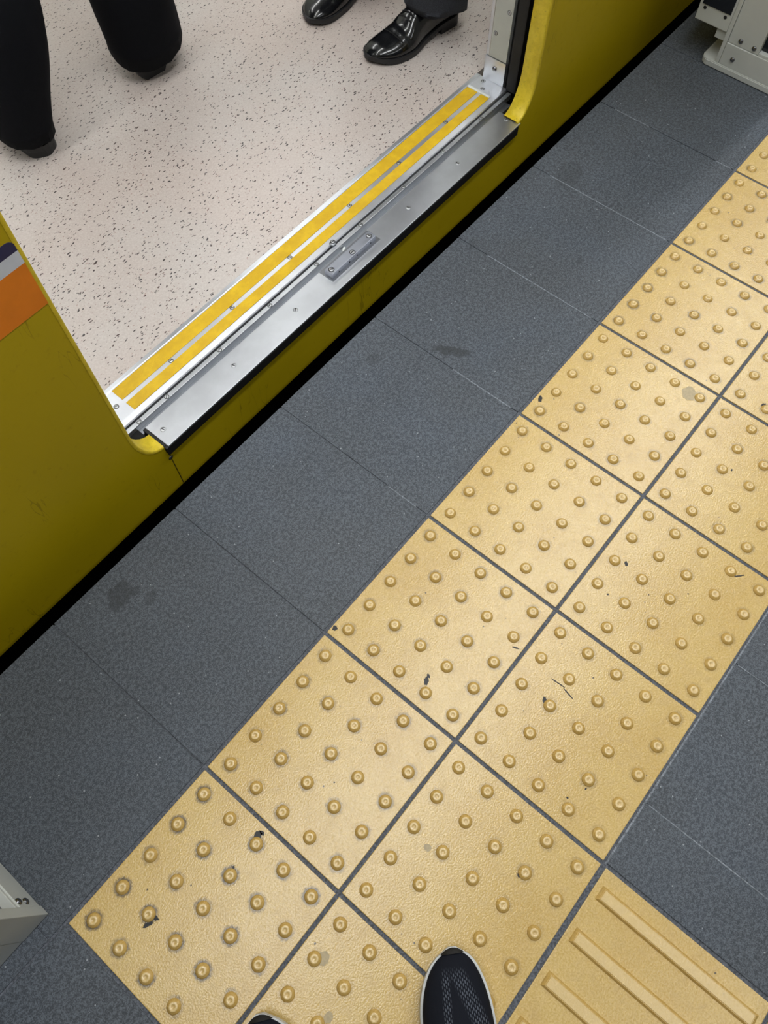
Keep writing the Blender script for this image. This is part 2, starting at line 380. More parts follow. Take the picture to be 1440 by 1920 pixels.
for j in range(4):
    t = put('guide_tile', BARBODY, floor, (0.4505, -0.5945 - TV * (j + 0.5), 0))
    for k in range(4): put('guide_bar', BAR, t, (0.1105 - 0.0745 * k, -0.001, 0))
# dark stone tiles: the edge course, then the field beyond the tactile paving
def grey(x0, x1, y0, y1, parent=floor):
    w, h = round(x1 - x0, 4), round(y1 - y0, 4)
    key = (w, h)
    if key not in GREY:
        GREY[key] = tile_mesh(w, h, 0.0009); GREY[key].materials.append(MT['grey'])
    dz = random.uniform(-0.0007, 0.0)
    put('grey_tile', GREY[key], parent, ((x0 + x1) / 2, (y0 + y1) / 2, dz))
GREY = {}
g2 = 0.0011
for i in range(-6, 14): grey(TU * i + g2 - (0.03 if i == 0 else 0), TU * (i + 1) - g2 - (0.03 if i == -1 else 0), 0.0012 + 0.0022 - (0.0028 if i < -1 or i > 7 else 0), EDGE)
for i in range(-6, 0):
    for j in range(0, 5): grey(TU * i + g2, TU * (i + 1) - g2 - (0.002 if i == -1 else 0), -0.592 * (j + 1) + 0.0015, -0.592 * j - 0.0010)
for i in range(8, 14):
    for j in range(0, 5): grey(TU * i + g2 + 0.002, TU * (i + 1) - g2, -0.592 * (j + 1) + 0.0015, -0.592 * j - 0.0010)
yb = -0.592 - 0.0035
for j in range(3):
    y1, y0 = yb - 0.6 * j, yb - 0.6 * (j + 1) + 0.0028
    grey(0.6035, 0.7195, y0, y1)
    for i in range(12): 
        x0 = 0.722 + 0.3 * i
        if x0 < 4.1: grey(x0, x0 + 0.2972, y0, y1)
    grey(0.1535, 0.2965, y0, y1)
    for i in range(1): grey(0.0035, 0.1510, y0, y1)
# pale filler left in some of the narrow joints
def filler(x0, x1, y0, y1): new('joint_filler', box(x0, x1, y0, y1, -0.004, -0.0006), 'filler', floor)
for (u, ya, yb_) in ((1.2, 0.02, 0.17), (1.5, 0.02, 0.30), (1.8, 0.01, 0.335), (2.1, 0.01, 0.05), (2.1, 0.24, 0.34), (0.9, 0.03, 0.10)): filler(u - 0.0011, u + 0.0011, ya, yb_)
for i in range(4): filler(0.7196 + 0.3 * i, 0.7219 + 0.3 * i, -1.19, -0.600)
filler(0.600, 1.8, -0.5956, -0.5925)
# scuffs, gum and chipped coating on the tactile tiles: (tile, x, y, rx, ry, angle, material)
CH = [((2, 0), 0.6485, -0.1950, 0.0075, 0.0042, 0.55), ((2, 0), 0.6575, -0.1925, 0.0042, 0.0024, 1.2), ((0, 0), 0.2800, -0.1415, 0.0085, 0.0055, 0.25), ((0, 0), 0.2870, -0.1440, 0.0045, 0.0030, 1.2),
      ((0, 0), 0.0935, -0.0985, 0.0036, 0.0080, 0.25), ((0, 0), 0.0800, -0.0985, 0.0075, 0.0030, -0.5), ((4, 0), 1.2561, -0.0139, 0.0080, 0.0042, 0.5), ((2, 0), 0.6178, -0.0098, 0.0050, 0.0042, 0.0),
      ((2, 1), 0.7917, -0.3740, 0.0140, 0.0010, -1.50), ((2, 1), 0.7874, -0.3990, 0.0120, 0.0012, -1.78), ((3, 1), 1.0579, -0.3458, 0.0052, 0.0030, 0.8), ((3, 1), 1.1703, -0.5192, 0.0012, 0.0090, 0.75),
      ((2, 1), 0.7525, -0.3725, 0.0052, 0.0036, 0.6), ((5, 1), 1.5347, -0.3777, 0.0085, 0.0045, 0.2), ((2, 0), 0.7955, -0.2800, 0.0014, 0.0065, 0.35), ((1, 1), 0.5022, -0.4985, 0.0046, 0.0036, 0.4),
      ((2, 1), 0.6760, -0.5075, 0.0022, 0.0014, 0), ((2, 1), 0.6450, -0.4920, 0.0016, 0.0020, 0), ((3, 1), 0.9850, -0.3520, 0.0018, 0.0018, 0), ((4, 1), 1.3600, -0.4000, 0.0028, 0.0016, 0.2),
      ((5, 0), 1.6000, -0.2100, 0.0028, 0.0013, 0.2), ((0, 0), 0.2200, -0.1440, 0.0045, 0.0016, 0.4)]
for (k, x, y, rx, ry, a) in CH:
    t = tiles[k]
    new('scuff', blob(x - t.location.x, y - t.location.y, rx, ry, a, 0.0001, 22, 0.22), 'chip', t)
for (k, x, y, rx, ry, a) in [((4, 0), 1.4640, -0.2440, 0.0170, 0.0150, 0.3), ((1, 1), 0.44, -0.362, 0.006, 0.006, 0), ((0, 1), 0.218, -0.336, 0.010, 0.009, 0.2), ((0, 1), 0.167, -0.392, 0.008, 0.007, 0.4)]:
    t = tiles[k]; new('gum_smear', blob(x - t.location.x, y - t.location.y, rx, ry, a, 0.0001, 18, 0.12, 0.0003), 'gum', t)
tag(new('wall_platform_edge', box(-1.8, 4.2, EDGE - 0.10, EDGE - 0.004, -1.25, -0.301), 'concrete'), kind='structure')
tag(new('floor_trackbed', box(-1.8, 4.2, EDGE - 0.10, 4.5, -1.35, -1.251), 'concrete'), kind='structure')
tag(new('ceiling', box(-3.2, 6.4, -6.0, 0.30, 2.80, 2.86), 'ceil'), kind='structure')

# ------------------------------------------------------------------ train car
YW = 0.470                      # outer face of the side
UL, UR = 0.6205, 1.8955         # door opening
ZS = 0.047                      # door sill height
car = tag(new('train_car', None, loc=(1.26, YW, -0.107)), 'yellow train car standing at the platform with its doorway open', 'train')
PINV = Matrix.Translation((-1.26, -YW, 0.107))
def part(name, me, mat=None, parent=None):
    o = new(name, me, mat)
    if parent is None: o.parent = car; o.matrix_parent_inverse = PINV
    else: o.parent = parent
    return o
def arc(cx, cz, rx, rz, a0, a1, n):
    return [(cx + rx * math.cos(a0 + (a1 - a0) * i / n), cz + rz * math.sin(a0 + (a1 - a0) * i / n)) for i in range(n + 1)]
SL, SR, ZC = 0.6690, 1.8415, 0.0500
RX, RZ = 0.054, 0.094
right_arc = arc(UR - RX, ZC + RZ, RX, RZ, 0.0, -math.pi / 2, 10)      # from the jamb down to the sill
left_arc = arc(UL + RX - 0.0055, ZC + RZ, RX - 0.0055, RZ, -math.pi / 2, -math.pi, 10)
outl = [(-1.6, -0.107), (4.0, -0.107), (4.0, 2.20), (UR, 2.20)] + right_arc + [(SR, 0.021), (SL, 0.021)] + left_arc + [(UL, 2.20), (-1.6, 2.20)]
side = part('side_skin', prism(outl, 'y', YW, YW + 0.006), 'yellow')
def sweep_jamb(path):
    rings = []
    for k, (x, z) in enumerate(path):
        a = path[max(0, k - 1)]; b = path[min(len(path) - 1, k + 1)]
        d = Vector((b[0] - a[0], b[1] - a[1])).normalized(); nrm = Vector((d.y, -d.x))
        if nrm.dot(Vector((1.26 - x, 0.8 - z))) < 0: nrm = -nrm     # towards the opening
        r = []
        for (o_, y) in ((-0.006, YW - 0.0004), (-0.0022, YW - 0.0012), (0.0006, YW + 0.0004), (0.0014, YW + 0.003), (0.0014, YW + 0.041), (-0.002, YW + 0.043), (-0.008, YW + 0.043)):
            r.append((x + nrm.x * o_, y, z + nrm.y * o_))
        rings.append(r)
    return loft(rings, cap=False, closed=False)
part('door_jamb', sweep_jamb([(UR, 2.2), (UR, 1.2), (UR, 0.6), (UR, 0.3)] + right_arc), 'jamb')
part('door_jamb', sweep_jamb(left_arc + [(UL, 0.3), (UL, 0.6), (UL, 1.2), (UL, 2.2)]), 'jamb')
part('panel_seam', box(0.6722, 0.6736, YW - 0.0005, YW + 0.001, -0.107, 0.020), 'chip')
put('screw', SCREW, car, (0.6725 - 1.26, -0.0001, 0.003 + 0.107), (math.pi / 2, 0.6, 0))
# bands along the side, ending in front of the jamb
def band(name, z0, z1, mat, rnd=0.0):
    x1 = 0.6160
    pts = [(-1.6, z0), (x1, z0)] + (arc(x1 - rnd, z1 - rnd, rnd, rnd, 0, math.pi / 2, 6) if rnd else [(x1, z1)]) + [(-1.6, z1)]
    part(name, prism(pts, 'y', YW - 0.0006, YW + 0.0005), mat)
band('navy_band', 0.6115, 0.6295, 'navy', 0.011); band('white_band', 0.5900, 0.6115, 'whiteband'); band('orange_band', 0.5130, 0.5900, 'orange')
# sill: steel step plate with a black rubber nose
nose = part('sill_nose', prism([(YW - 0.0030, 0.0170), (YW - 0.0050, 0.0215), (YW - 0.0050, 0.0440), (YW - 0.0040, 0.0445), (YW + 0.02, 0.0445), (YW + 0.02, 0.0170)], 'x', SL + 0.0015, SR - 0.001), 'rubber')
plate = part('sill_plate', box(SL + 0.0075, SR + 0.008, YW - 0.0045, 0.5308, 0.0446, ZS + 0.0004, 0.0011), 'steel')
for x in (0.696, 0.8923, 1.078, 1.458, 1.642, 1.8488 - 0.012): put('screw', BIG, plate, (x, 0.5005, ZS), (0, 0, random.uniform(0, 3)))
part('plate_rim', box(SL + 0.0005, SL + 0.0075, YW + 0.002, 0.5315, 0.030, ZS - 0.001, 0.0015), 'rubber')
part('rail_channel', box(UL + 0.002, 1.90, 0.5300, 0.5605, 0.015, 0.0345), 'dull')
part('channel_end', box(UL - 0.02, 0.6660, 0.5100, 0.5445, 0.0345, 0.0380), 'black')
rail = part('door_rail', box(UL - 0.03, 1.918, 0.5440, 0.5545, 0.034, 0.0490, 0.0014), 'steel')
for x in (0.6777, 0.7526, 0.9006, 1.0513, 1.199, 1.3484, 1.50, 1.65, 1.80): put('screw', SCREW, rail, (x, 0.5497, 0.0489), (0, 0, random.uniform(0, 3)))
part('rail_groove', box(UL - 0.03, 1.918, 0.5545, 0.5606, 0.034, 0.0375), 'black')
thr = part('threshold_plate', prism([(0.5602, 0.036), (0.5602, 0.0472), (0.5622, 0.0492), (0.5745, 0.0500), (0.6425, 0.0500), (0.6460, 0.0512), (0.6550, 0.0506), (0.6550, 0.036)], 'x', UL - 0.03, 1.9245), 'bright')
for (y0, y1) in ((0.6110, 0.6420), (0.5755, 0.6000)):
    part('anti_slip_strip', box(0.6910, 1.8670, y0, y1, 0.0495, 0.0511, 0.0003), 'strip', thr)
part('end_bar', box(1.8672, 1.8740, 0.5755, 0.6425, 0.0495, 0.0528, 0.0008), 'white', thr)
part('edge_bead', box(0.6910, 1.8670, 0.6421, 0.6437, 0.0495, 0.0518, 0.0003), 'bright', thr)
for x in (0.8181, 0.9956, 1.1756, 1.3758, 1.5524, 1.7327): put('screw', SCREW, thr, (x, 0.6058, 0.0500), (0, 0, random.uniform(0, 3)))
for (x, y) in ((0.6725, 0.6085), (1.8864, 0.6090), (1.9110, 0.6250)): put('screw', SCREW, thr, (x, y, 0.0500), (0, 0, random.uniform(0, 3)))
# door guide block on the sill, the bolt and the tab behind it
blk = part('guide_block', box(1.190, 1.336, 0.4945, 0.5165, 0.0465, 0.0620, 0.0012), 'blocksteel')
for x in (1.200, 1.266, 1.325): put('screw', BIG, blk, (x, 0.5030 if x == 1.266 else 0.5055, 0.0620), (0, 0, random.uniform(0, 3)))
HOLE = lathe([(0.0019, 0), (0.0019, 0.0002), (0, 0.0002)], 8); HOLE.materials.append(MT['black'])
for x in (1.212, 1.247, 1.272, 1.318): put('pin_hole', HOLE, blk, (x, 0.4945, 0.0535), (math.pi / 2, 0, 0))
part('plate_shim', box(1.186, 1.345, 0.4890, 0.5300, 0.0460, 0.0478, 0.0004), 'shim')
bolt = part('guide_bolt', lathe([(0.0085, 0.0), (0.0085, 0.0045), (0.0075, 0.006), (0.0055, 0.0064), (0.005, 0.0095), (0, 0.0100)], 6), 'dull')
bolt.location = (1.2650, 0.5590, 0.0475)
put('bolt_head', SCREW, bolt, (0, 0, 0.0095))
part('release_tab', prism([(1.262, 0.5310), (1.275, 0.5400), (1.281, 0.5425), (1.283, 0.5390), (1.268, 0.5295)], 'z', 0.0345, 0.0400), 'white')
# interior
cfl = part('car_floor', box(-1.6, 4.0, 0.6552, 3.20, 0.010, 0.0492), 'lino')
part('floor_edging', box(UL - 0.03, 1.925, 0.6550, 0.6558, 0.036, 0.0497), 'black')
lin_r = part('inner_lining', box(1.9255, 4.0, 0.5760, 0.6340, 0.010, 2.20), 'panel')
part('corner_trim', box(1.9235, 1.9275, 0.6255, 0.6345, 0.112, 2.20, 0.0008), 'steel', lin_r)
part('lining_cap', box(1.9222, 1.9252, 0.5745, 0.6242, 0.112, 2.20, 0.0006), 'panel', lin_r)
cov = part('corner_cover', box(1.9215, 1.9300, 0.5735, 0.6350, 0.0500, 0.1095, 0.0012), 'steel', lin_r)
ROTX = (0, -math.pi / 2, 0)
put('screw', DOME, lin_r, (1.9215, 0.6036, 0.0861), ROTX)
for (y, z) in ((0.585, 0.2296), (0.6143, 0.1709), (0.586, 0.42), (0.612, 0.52)): put('screw', SCREW, lin_r, (1.9222, y, z), ROTX)
lin_l = part('inner_lining', box(-1.6, 0.590, 0.5760, 0.6340, 0.010, 2.20), 'panel')
part('door_pocket', box(1.935, 4.0, 0.5135, 0.5750, -0.02, 2.20), 'black')
part('door_pocket', box(-1.6, 0.585, 0.5135, 0.5750, -0.02, 2.20), 'black')
part('door_leaf_edge', box(1.9180, 1.9340, 0.5345, 0.5620, 0.0500, 2.15, 0.003), 'rubber')
part('far_side', box(-1.6, 4.0, 3.20, 3.26, -0.02, 2.30), 'panel')
part('end_wall', box(-1.66, -1.6, 0.50, 3.26, -0.02, 2.30), 'panel'); part('end_wall', box(4.0, 4.06, 0.50, 3.26, -0.02, 2.30), 'panel')
def tube_lamp(y, u0, n):
    for k in range(n):
        x = u0 + 1.22 * k; bm = bmesh.new(); cylinder_between(bm, (x + 0.03, y, 2.235), (x + 1.19, y, 2.235), 0.019, 10)
        o = part('lamp_tube', bm_mesh(bm, smooth=True), 'white')
        bm = bmesh.new(); box_bm(bm, x, x + 1.22, y - 0.05, y + 0.05, 2.275, 2.30, 0.004)
        box_bm(bm, x + 0.005, x + 0.03, y - 0.022, y + 0.022, 2.215, 2.277, 0.003); box_bm(bm, x + 1.19, x + 1.215, y - 0.022, y + 0.022, 2.215, 2.277, 0.003)
        part('lamp_holder', bm_mesh(bm), 'white')
    for nm, z, flip, pw in (('car_lamp_down', 2.213, 0.0, 15.5), ('car_lamp_up', 2.257, math.pi, 34)):
        l = area(nm, (u0 + 0.61 * n, y, z), 1.22 * n, 0.09, pw, (1.0, 0.985, 0.97)); l.rotation_euler = (flip, 0, 0)
part('car_ceiling', box(-1.66, 4.06, 0.50, 3.26, 2.30, 2.34), 'ceil')
part('door_header', box(-1.6, 4.0, YW + 0.01, 0.60, 1.95, 2.30), 'panel')
tube_lamp(1.25, -1.3, 4); tube_lamp(2.62, -1.3, 4)
part('underframe', box(-1.6, 4.0, 0.515, 3.2, -0.80, -0.03), 'black')

# ------------------------------------------------------------------ half-height platform gates at both sides of the doorway
def gate(face, s, label):
    """face: x of the end that looks across the opening, s: +1 if the body runs towards +x"""
    y0, y1 = 0.030, 0.2305
    root = tag(new('platform_gate', None, loc=(face + s * 0.35, 0.13, 0)), label, 'platform gate', 'platform gates beside the train doorway')
    inv = Matrix.Translation((-(face + s * 0.35), -0.13, 0))
    def gp(name, a0, a1, yy0, yy1, z0, z1, mat, bev=0.0012, parent=None):
        o = new(name, box(min(face + s * a0, face + s * a1), max(face + s * a0, face + s * a1), yy0, yy1, z0, z1, bev), mat)
        if parent is None: o.parent = root; o.matrix_parent_inverse = inv
        else: o.parent = parent
        return o
    R = (0, -s * math.pi / 2, 0)
    gp('core', 0.030, 0.90, 0.040, 0.218, 0.002, 1.28, 'gate')
    lower = gp('lower_cover', 0.0015, 0.030, 0.0495, 0.2195, 0.0025 if s < 0 else 0.0165, 0.0715, 'gate')
    upper = gp('upper_cover', 0.005, 0.030, 0.1350, 0.2195, 0.0727, 1.26, 'gate')
    gp('corner_post', 0.0, 0.049, y0, 0.0485, 0.002, 1.28, 'gate')
    gp('edge_post', 0.0015, 0.050, 0.2203, y1, 0.0165 if s > 0 else 0.002, 1.28, 'gate')
    gp('platform_cladding', 0.0505, 0.90, y0 + 0.0008, 0.0420, 0.002, 1.28, 'gate')
    gp('track_cladding', 0.052, 0.90, 0.2205, y1 - 0.001, 0.022, 1.28, 'gate')
    gp('slot_sill', 0.004, 0.030, 0.0500, 0.1345, 0.0716, 0.0790, 'gate')
    gp('leaf_glazing', 0.018, 0.0299, 0.0560, 0.1340, 0.0792, 1.24, 'glass', 0.0)
    sb = gp('sensor_box', 0.002, 0.30, y1 + 0.0003, 0.3225, 0.0925, 1.10, 'gate', 0.002)
    gp('sensor_window', -0.0002, 0.0025, y1 + 0.006, 0.3150, 0.1340, 1.06, 'glass', 0.0, sb)
    for (y, z) in ((0.3060, 0.1255), (0.2480, 0.1235)): put('screw', HOLE2, sb, (face + s * 0.002, y, z), R)
    gp('bracket', 0.010, 0.12, y1, 0.2590, 0.066, 0.0925, 'gate')
    gp('cap', -0.004, 0.905, y0 - 0.006, y1 + 0.006, 1.2802, 1.30, 'gate', 0.004)
    put('screw', DOME, lower, (face + s * 0.0015, 0.1890 if s > 0 else 0.0595, 0.0390 if s > 0 else 0.039), R)
    if s < 0: put('screw', DOME, lower, (face + s * 0.0015, 0.0600, 0.0640), R)
    for (y, z) in ((0.1885, 0.0860), (0.1500, 0.0835)): put('screw', DOME, upper, (face + s * 0.005, y, z), R)
    if s > 0:
        pts = [(face - 0.003, -0.02), (face - 0.003, 0.2540), (face + 0.004, 0.2640), (face + 0.018, 0.2700), (face + 0.16, 0.2700), (face + 0.16, -0.02)]
        o = new('foot_plate', prism(pts, 'z', 0.0005, 0.0160, 0.002), 'gate'); o.parent = root; o.matrix_parent_inverse = inv
HOLE2 = lathe([(0.0045, 0), (0.0042, 0.0006), (0.002, 0.0007), (0, 0.0003)], 10); HOLE2.materials.append(MT['sole'])
gate(2.3985, 1, 'grey metal platform gate end with foot plate standing far right of the train doorway')
gate(-0.0070, -1, 'grey metal platform gate corner at the left picture edge beside the dirty tactile tile')

# ------------------------------------------------------------------ shoes
def interp(tab, s):
    """smooth curve through the table (finite-difference tangents)"""
    n = len(tab)
    if s >= tab[-1][0]: return tab[-1][1]
    for k in range(n - 1):
        (a, va), (b, vb) = tab[k], tab[k + 1]
        if s <= b:
            d = (vb - va) / (b - a)
            d0 = (va - tab[k - 1][1]) / (a - tab[k - 1][0]) if k else d
            d1 = (tab[k + 2][1] - vb) / (tab[k + 2][0] - b) if k < n - 2 else d
            m0 = 0 if d0 * d <= 0 else 2 * d0 * d / (d0 + d); m1 = 0 if d1 * d <= 0 else 2 * d1 * d / (d1 + d)
            h = b - a; t = (s - a) / h
            return (2*t**3 - 3*t*t + 1) * va + (t**3 - 2*t*t + t) * h * m0 + (3*t*t - 2*t**3) * vb + (t**3 - t*t) * h * m1
def cap_round(tab, s0, s1, e0=2.0, e1=2.0, n=8):
    """replace both ends of a half-width table by elliptical ends"""
    w0, w1 = interp(tab, s0), interp(tab, s1)
    mid = [(s, v) for s, v in tab if s0 < s < s1]
    A = [(s0 * (1 - math.cos(math.pi / 2 * k / n)), max(0.0015, w0 * math.sin(math.pi / 2 * k / n) ** (2 / e0))) for k in range(n)]
    B = [(1 - (1 - s1) * (1 - math.cos(math.pi / 2 * k / n)), max(0.0015, w1 * math.sin(math.pi / 2 * k / n) ** (2 / e1))) for k in range(n)]
    return A + [(s0, w0)] + mid + [(s1, w1)] + B[::-1]
OX = dict(L=0.288, w=[(0, .012), (.02, .024), (.08, .032), (.25, .034), (.45, .036), (.66, .0475), (.80, .046), (.92, .034), (.975, .020), (1, .006)],
          h=[(0, .052), (.03, .074), (.1, .082), (.28, .088), (.42, .093), (.55, .079), (.66, .058), (.82, .043), (.91, .038), (.96, .032), (.985, .025), (1, .020)],
          c=[(0, 0), (.3, .002), (.65, 0), (.85, .005), (1, .013)], z=[(0, .026), (.25, .024), (.42, .017), (.6, .011), (.8, .012), (1, .018)], open=[(0, 0), (.03, 0), (.08, 1), (.30, 1), (.40, 0), (1, 0)], n=2.3)
SN = dict(L=0.290, w=[(0, .014), (.03, .028), (.1, .036), (.3, .038), (.5, .042), (.70, .0500), (.80, .0485), (.885, .0405), (.94, .0300), (.98, .0165), (1, .005)],
          h=[(0, .055), (.04, .082), (.1, .090), (.3, .094), (.45, .092), (.58, .078), (.72, .060), (.86, .047), (.93, .040), (.97, .034), (.99, .029), (1, .025)],
          c=[(0, 0), (.4, 0), (.7, .000), (.88, .002), (1, .006)], z=[(0, .030), (.3, .028), (.6, .022), (.85, .020), (1, .023)], open=[(0, 0), (.04, 0), (.1, 1), (.36, 1), (.48, 0), (1, 0)], n=2.1)
OX['w'] = cap_round([(0, .0305), (.1, .0325), (.25, .033), (.45, .036), (.66, .0470), (.74, .0475), (1, .040)], 0.10, 0.74, 2.3, 2.25)
SN['w'] = cap_round([(0, .034), (.1, .036), (.3, .038), (.5, .043), (.66, .0500), (1, .050)], 0.11, 0.67, 2.2, 2.1)
def shoe_rings(P, side, crease=False, N=32, NS=56, grow=0.0):
    rings = []
    for k in range(NS + 1):
        s = k / NS; s = 0.5 - 0.5 * math.cos(math.pi * s)
        x = s * P['L']; w, h, c, z0, d = (interp(P[q], s) for q in ('w', 'h', 'c', 'z', 'open'))
        H = max(h - z0, 0.002); r = []
        for i in range(N):
            t = i / (N - 1); a = math.pi * (1 - t); ca, sa = math.cos(a), math.sin(a)
            y = math.copysign(abs(ca) ** (2 / P['n']), ca) * (w + grow); z = abs(sa) ** (2 / P['n']) * H
            bulge = 1 + 0.05 * math.sin(math.pi * min(1, z / H)); y *= bulge
            e = 1 - abs(2 * t - 1)              # 0 at the welt, 1 on top
            if d > 0 and e > 0.55:
                q = min(1, (e - 0.55) / 0.14); z = z * (1 - d * q) + 0.012 * d * q; y *= 1 - 0.12 * d * q
            if crease and 0.5 < s < 0.82:
                f = e ** 0.6
                for (sc, amp, wd_, tilt) in ((0.735, -0.0014, 0.008, 0.02), (0.655, -0.0030, 0.016, 0.06), (0.60, 0.0012, 0.020, 0.04)):
                    z += amp * f * math.exp(-((s - sc - tilt * (t - 0.5)) / wd_) ** 2)
            r.append((x, (y + c * side), z0 + z))
        rings.append(r)
    return rings
def sole_outline(P, side, off, s0=0.0, s1=1.0, n=40):
    L_, R_ = [], []
    for k in range(n + 1):
        s = s0 + (s1 - s0) * k / n; w = interp(P['w'], s) + off; c = interp(P['c'], s) * side
        x = s * P['L'] + (off if s > 0.995 else -off if s < 0.005 else 0)
        L_.append((x, c + w)); R_.append((x, c - w))
    return L_ + R_[::-1]
def sole_mesh(P, side, off, lo, hi, s0=0.0, s1=1.0):
    """a slab between heights lo(s) and hi(s) following the outline"""
    pts = sole_outline(P, side, off, s0, s1); n = len(pts); L = P['L']
    def ring(fz, k): return [(x, y * k, fz(min(1, max(0, x / L)))) for x, y in pts]
    return loft([ring(lo, 0.985), ring(lambda s: lo(s) + 0.0015, 1.0), ring(lambda s: hi(s) - 0.0012, 1.0), ring(hi, 0.99)], cap=True, smooth=False)
def top_point(P, s, side, e):
    """point on the upper: e in -1..1 across the top"""
    w, h, c, z0 = (interp(P[q], s) for q in ('w', 'h', 'c', 'z'))
    a = math.pi / 2 - e * 0.9
    return Vector((s * P['L'], math.copysign(abs(math.cos(a)) ** (2 / P['n']), math.cos(a)) * w + c * side, z0 + abs(math.sin(a)) ** (2 / P['n']) * (h - z0)))
def oxford(parent, side, loc, rz, leather='leather', laced=True, pitch=0.0):
    sh = new('shoe', loft(shoe_rings(OX, side, laced), cap=True), leather, parent)
    sh.matrix_parent_inverse = parent.matrix_world.inverted() if parent else Matrix()
    sh.location = loc; sh.rotation_euler = (0, pitch, rz)
    lo = lambda s: interp([(0, .016), (.26, .015), (.42, .010), (.6, .0), (.8, .001), (1, .010)], s)
    hi = lambda s: interp(OX['z'], s) + 0.003
    new('sole', sole_mesh(OX, side, 0.0055, lo, hi), 'sole', sh)
    new('heel', sole_mesh(OX, side, 0.0045, lambda s: 0.0, lambda s: lo(s) + 0.001, 0.0, 0.26), 'sole', sh)
    if laced:
        for k, s in enumerate((0.525, 0.562, 0.600)):
            bm = bmesh.new()
            pts = [top_point(OX, s, side, e) + Vector((0, 0, 0.0022)) for e in (-0.5, -0.17, 0.17, 0.5)]
            for a, b in zip(pts, pts[1:]): cylinder_between(bm, a, b, 0.0020)
            new('lace', bm_mesh(bm), 'lace', sh)
        bm = bmesh.new()
        pts = [top_point(OX, s, side, e) + Vector((0, 0, 0.0012)) for s, e in ((0.735, -0.95), (0.750, -0.5), (0.755, 0.0), (0.750, 0.5), (0.735, 0.95))]
        for a, b in zip(pts, pts[1:]): cylinder_between(bm, a, b, 0.0012)
        new('cap_seam', bm_mesh(bm), 'lace', sh)
    return sh
# ------------------------------------------------------------------ people
def skin_figure(name, verts, edges, radii, mat, root=0):
    me = bpy.data.meshes.new(name); me.from_pydata(verts, edges, [])
    o = bpy.data.objects.new(name, me); COL.objects.link(o); me.materials.append(MT[mat])
    md = o.modifiers.new('skin', 'SKIN'); md.use_smooth_shade = True
    lay = me.skin_vertices[0].data if me.skin_vertices else None
    for i, r in enumerate(radii):
        lay[i].radius = (r, r) if not isinstance(r, tuple) else r; lay[i].use_root = (i == root)
    sd = o.modifiers.new('sub', 'SUBSURF'); sd.levels = 1; sd.render_levels = 1
    return o
def tube(cs, rs, seg=28, fold=0.0, seed=0, hem=None):
    """trouser or sleeve tube: centres, (rx, ry) radii, soft fold displacement"""
    rings = []; n = len(cs); sub = 10; dense = []
    for k in range(n - 1):
        for q in range(sub):
            t = q / sub
            def cr(A):
                p0, p1, p2, p3 = A[max(0, k - 1)], A[k], A[k + 1], A[min(n - 1, k + 2)]
                return [0.5 * (2 * b + (c - a) * t + (2 * a - 5 * b + 4 * c - d) * t * t + (3 * b - a - 3 * c + d) * t ** 3) for a, b, c, d in zip(p0, p1, p2, p3)]
            dense.append((cr(cs), cr(rs)))
    dense.append((cs[-1], rs[-1]))
    for (c, r) in dense:
        ring = []
        for i in range(seg):
            a = 2 * math.pi * i / seg; ux, uy = math.cos(a), math.sin(a)
            p = Vector((c[0] + r[0] * ux, c[1] + r[1] * uy, c[2]))
            f = fold * (noise.noise(Vector((ux * 1.3 + seed, uy * 1.3, c[2] * 6 + ux * 1.5))) + 0.5 * noise.noise(Vector((ux * 2 + seed, uy * 2 + 5, c[2] * 14 - ux * 3))))
            p += Vector((ux, uy, 0)) * f
            ring.append(tuple(p))
        rings.append(ring)
    if hem: rings = [[(x + (c0x - x) * 0.10, y + (c0y - y) * 0.10, z + 0.06) for x, y, z in rings[0]] for c0x, c0y in [cs[0][:2]]] + [[(x + (c0x - x) * 0.06, y + (c0y - y) * 0.06, z + 0.004) for x, y, z in rings[0]] for c0x, c0y in [cs[0][:2]]] + rings
    if hem: rings[2] = [(x, y, z + hem(x, y)) for x, y, z in rings[2]]
    return rings
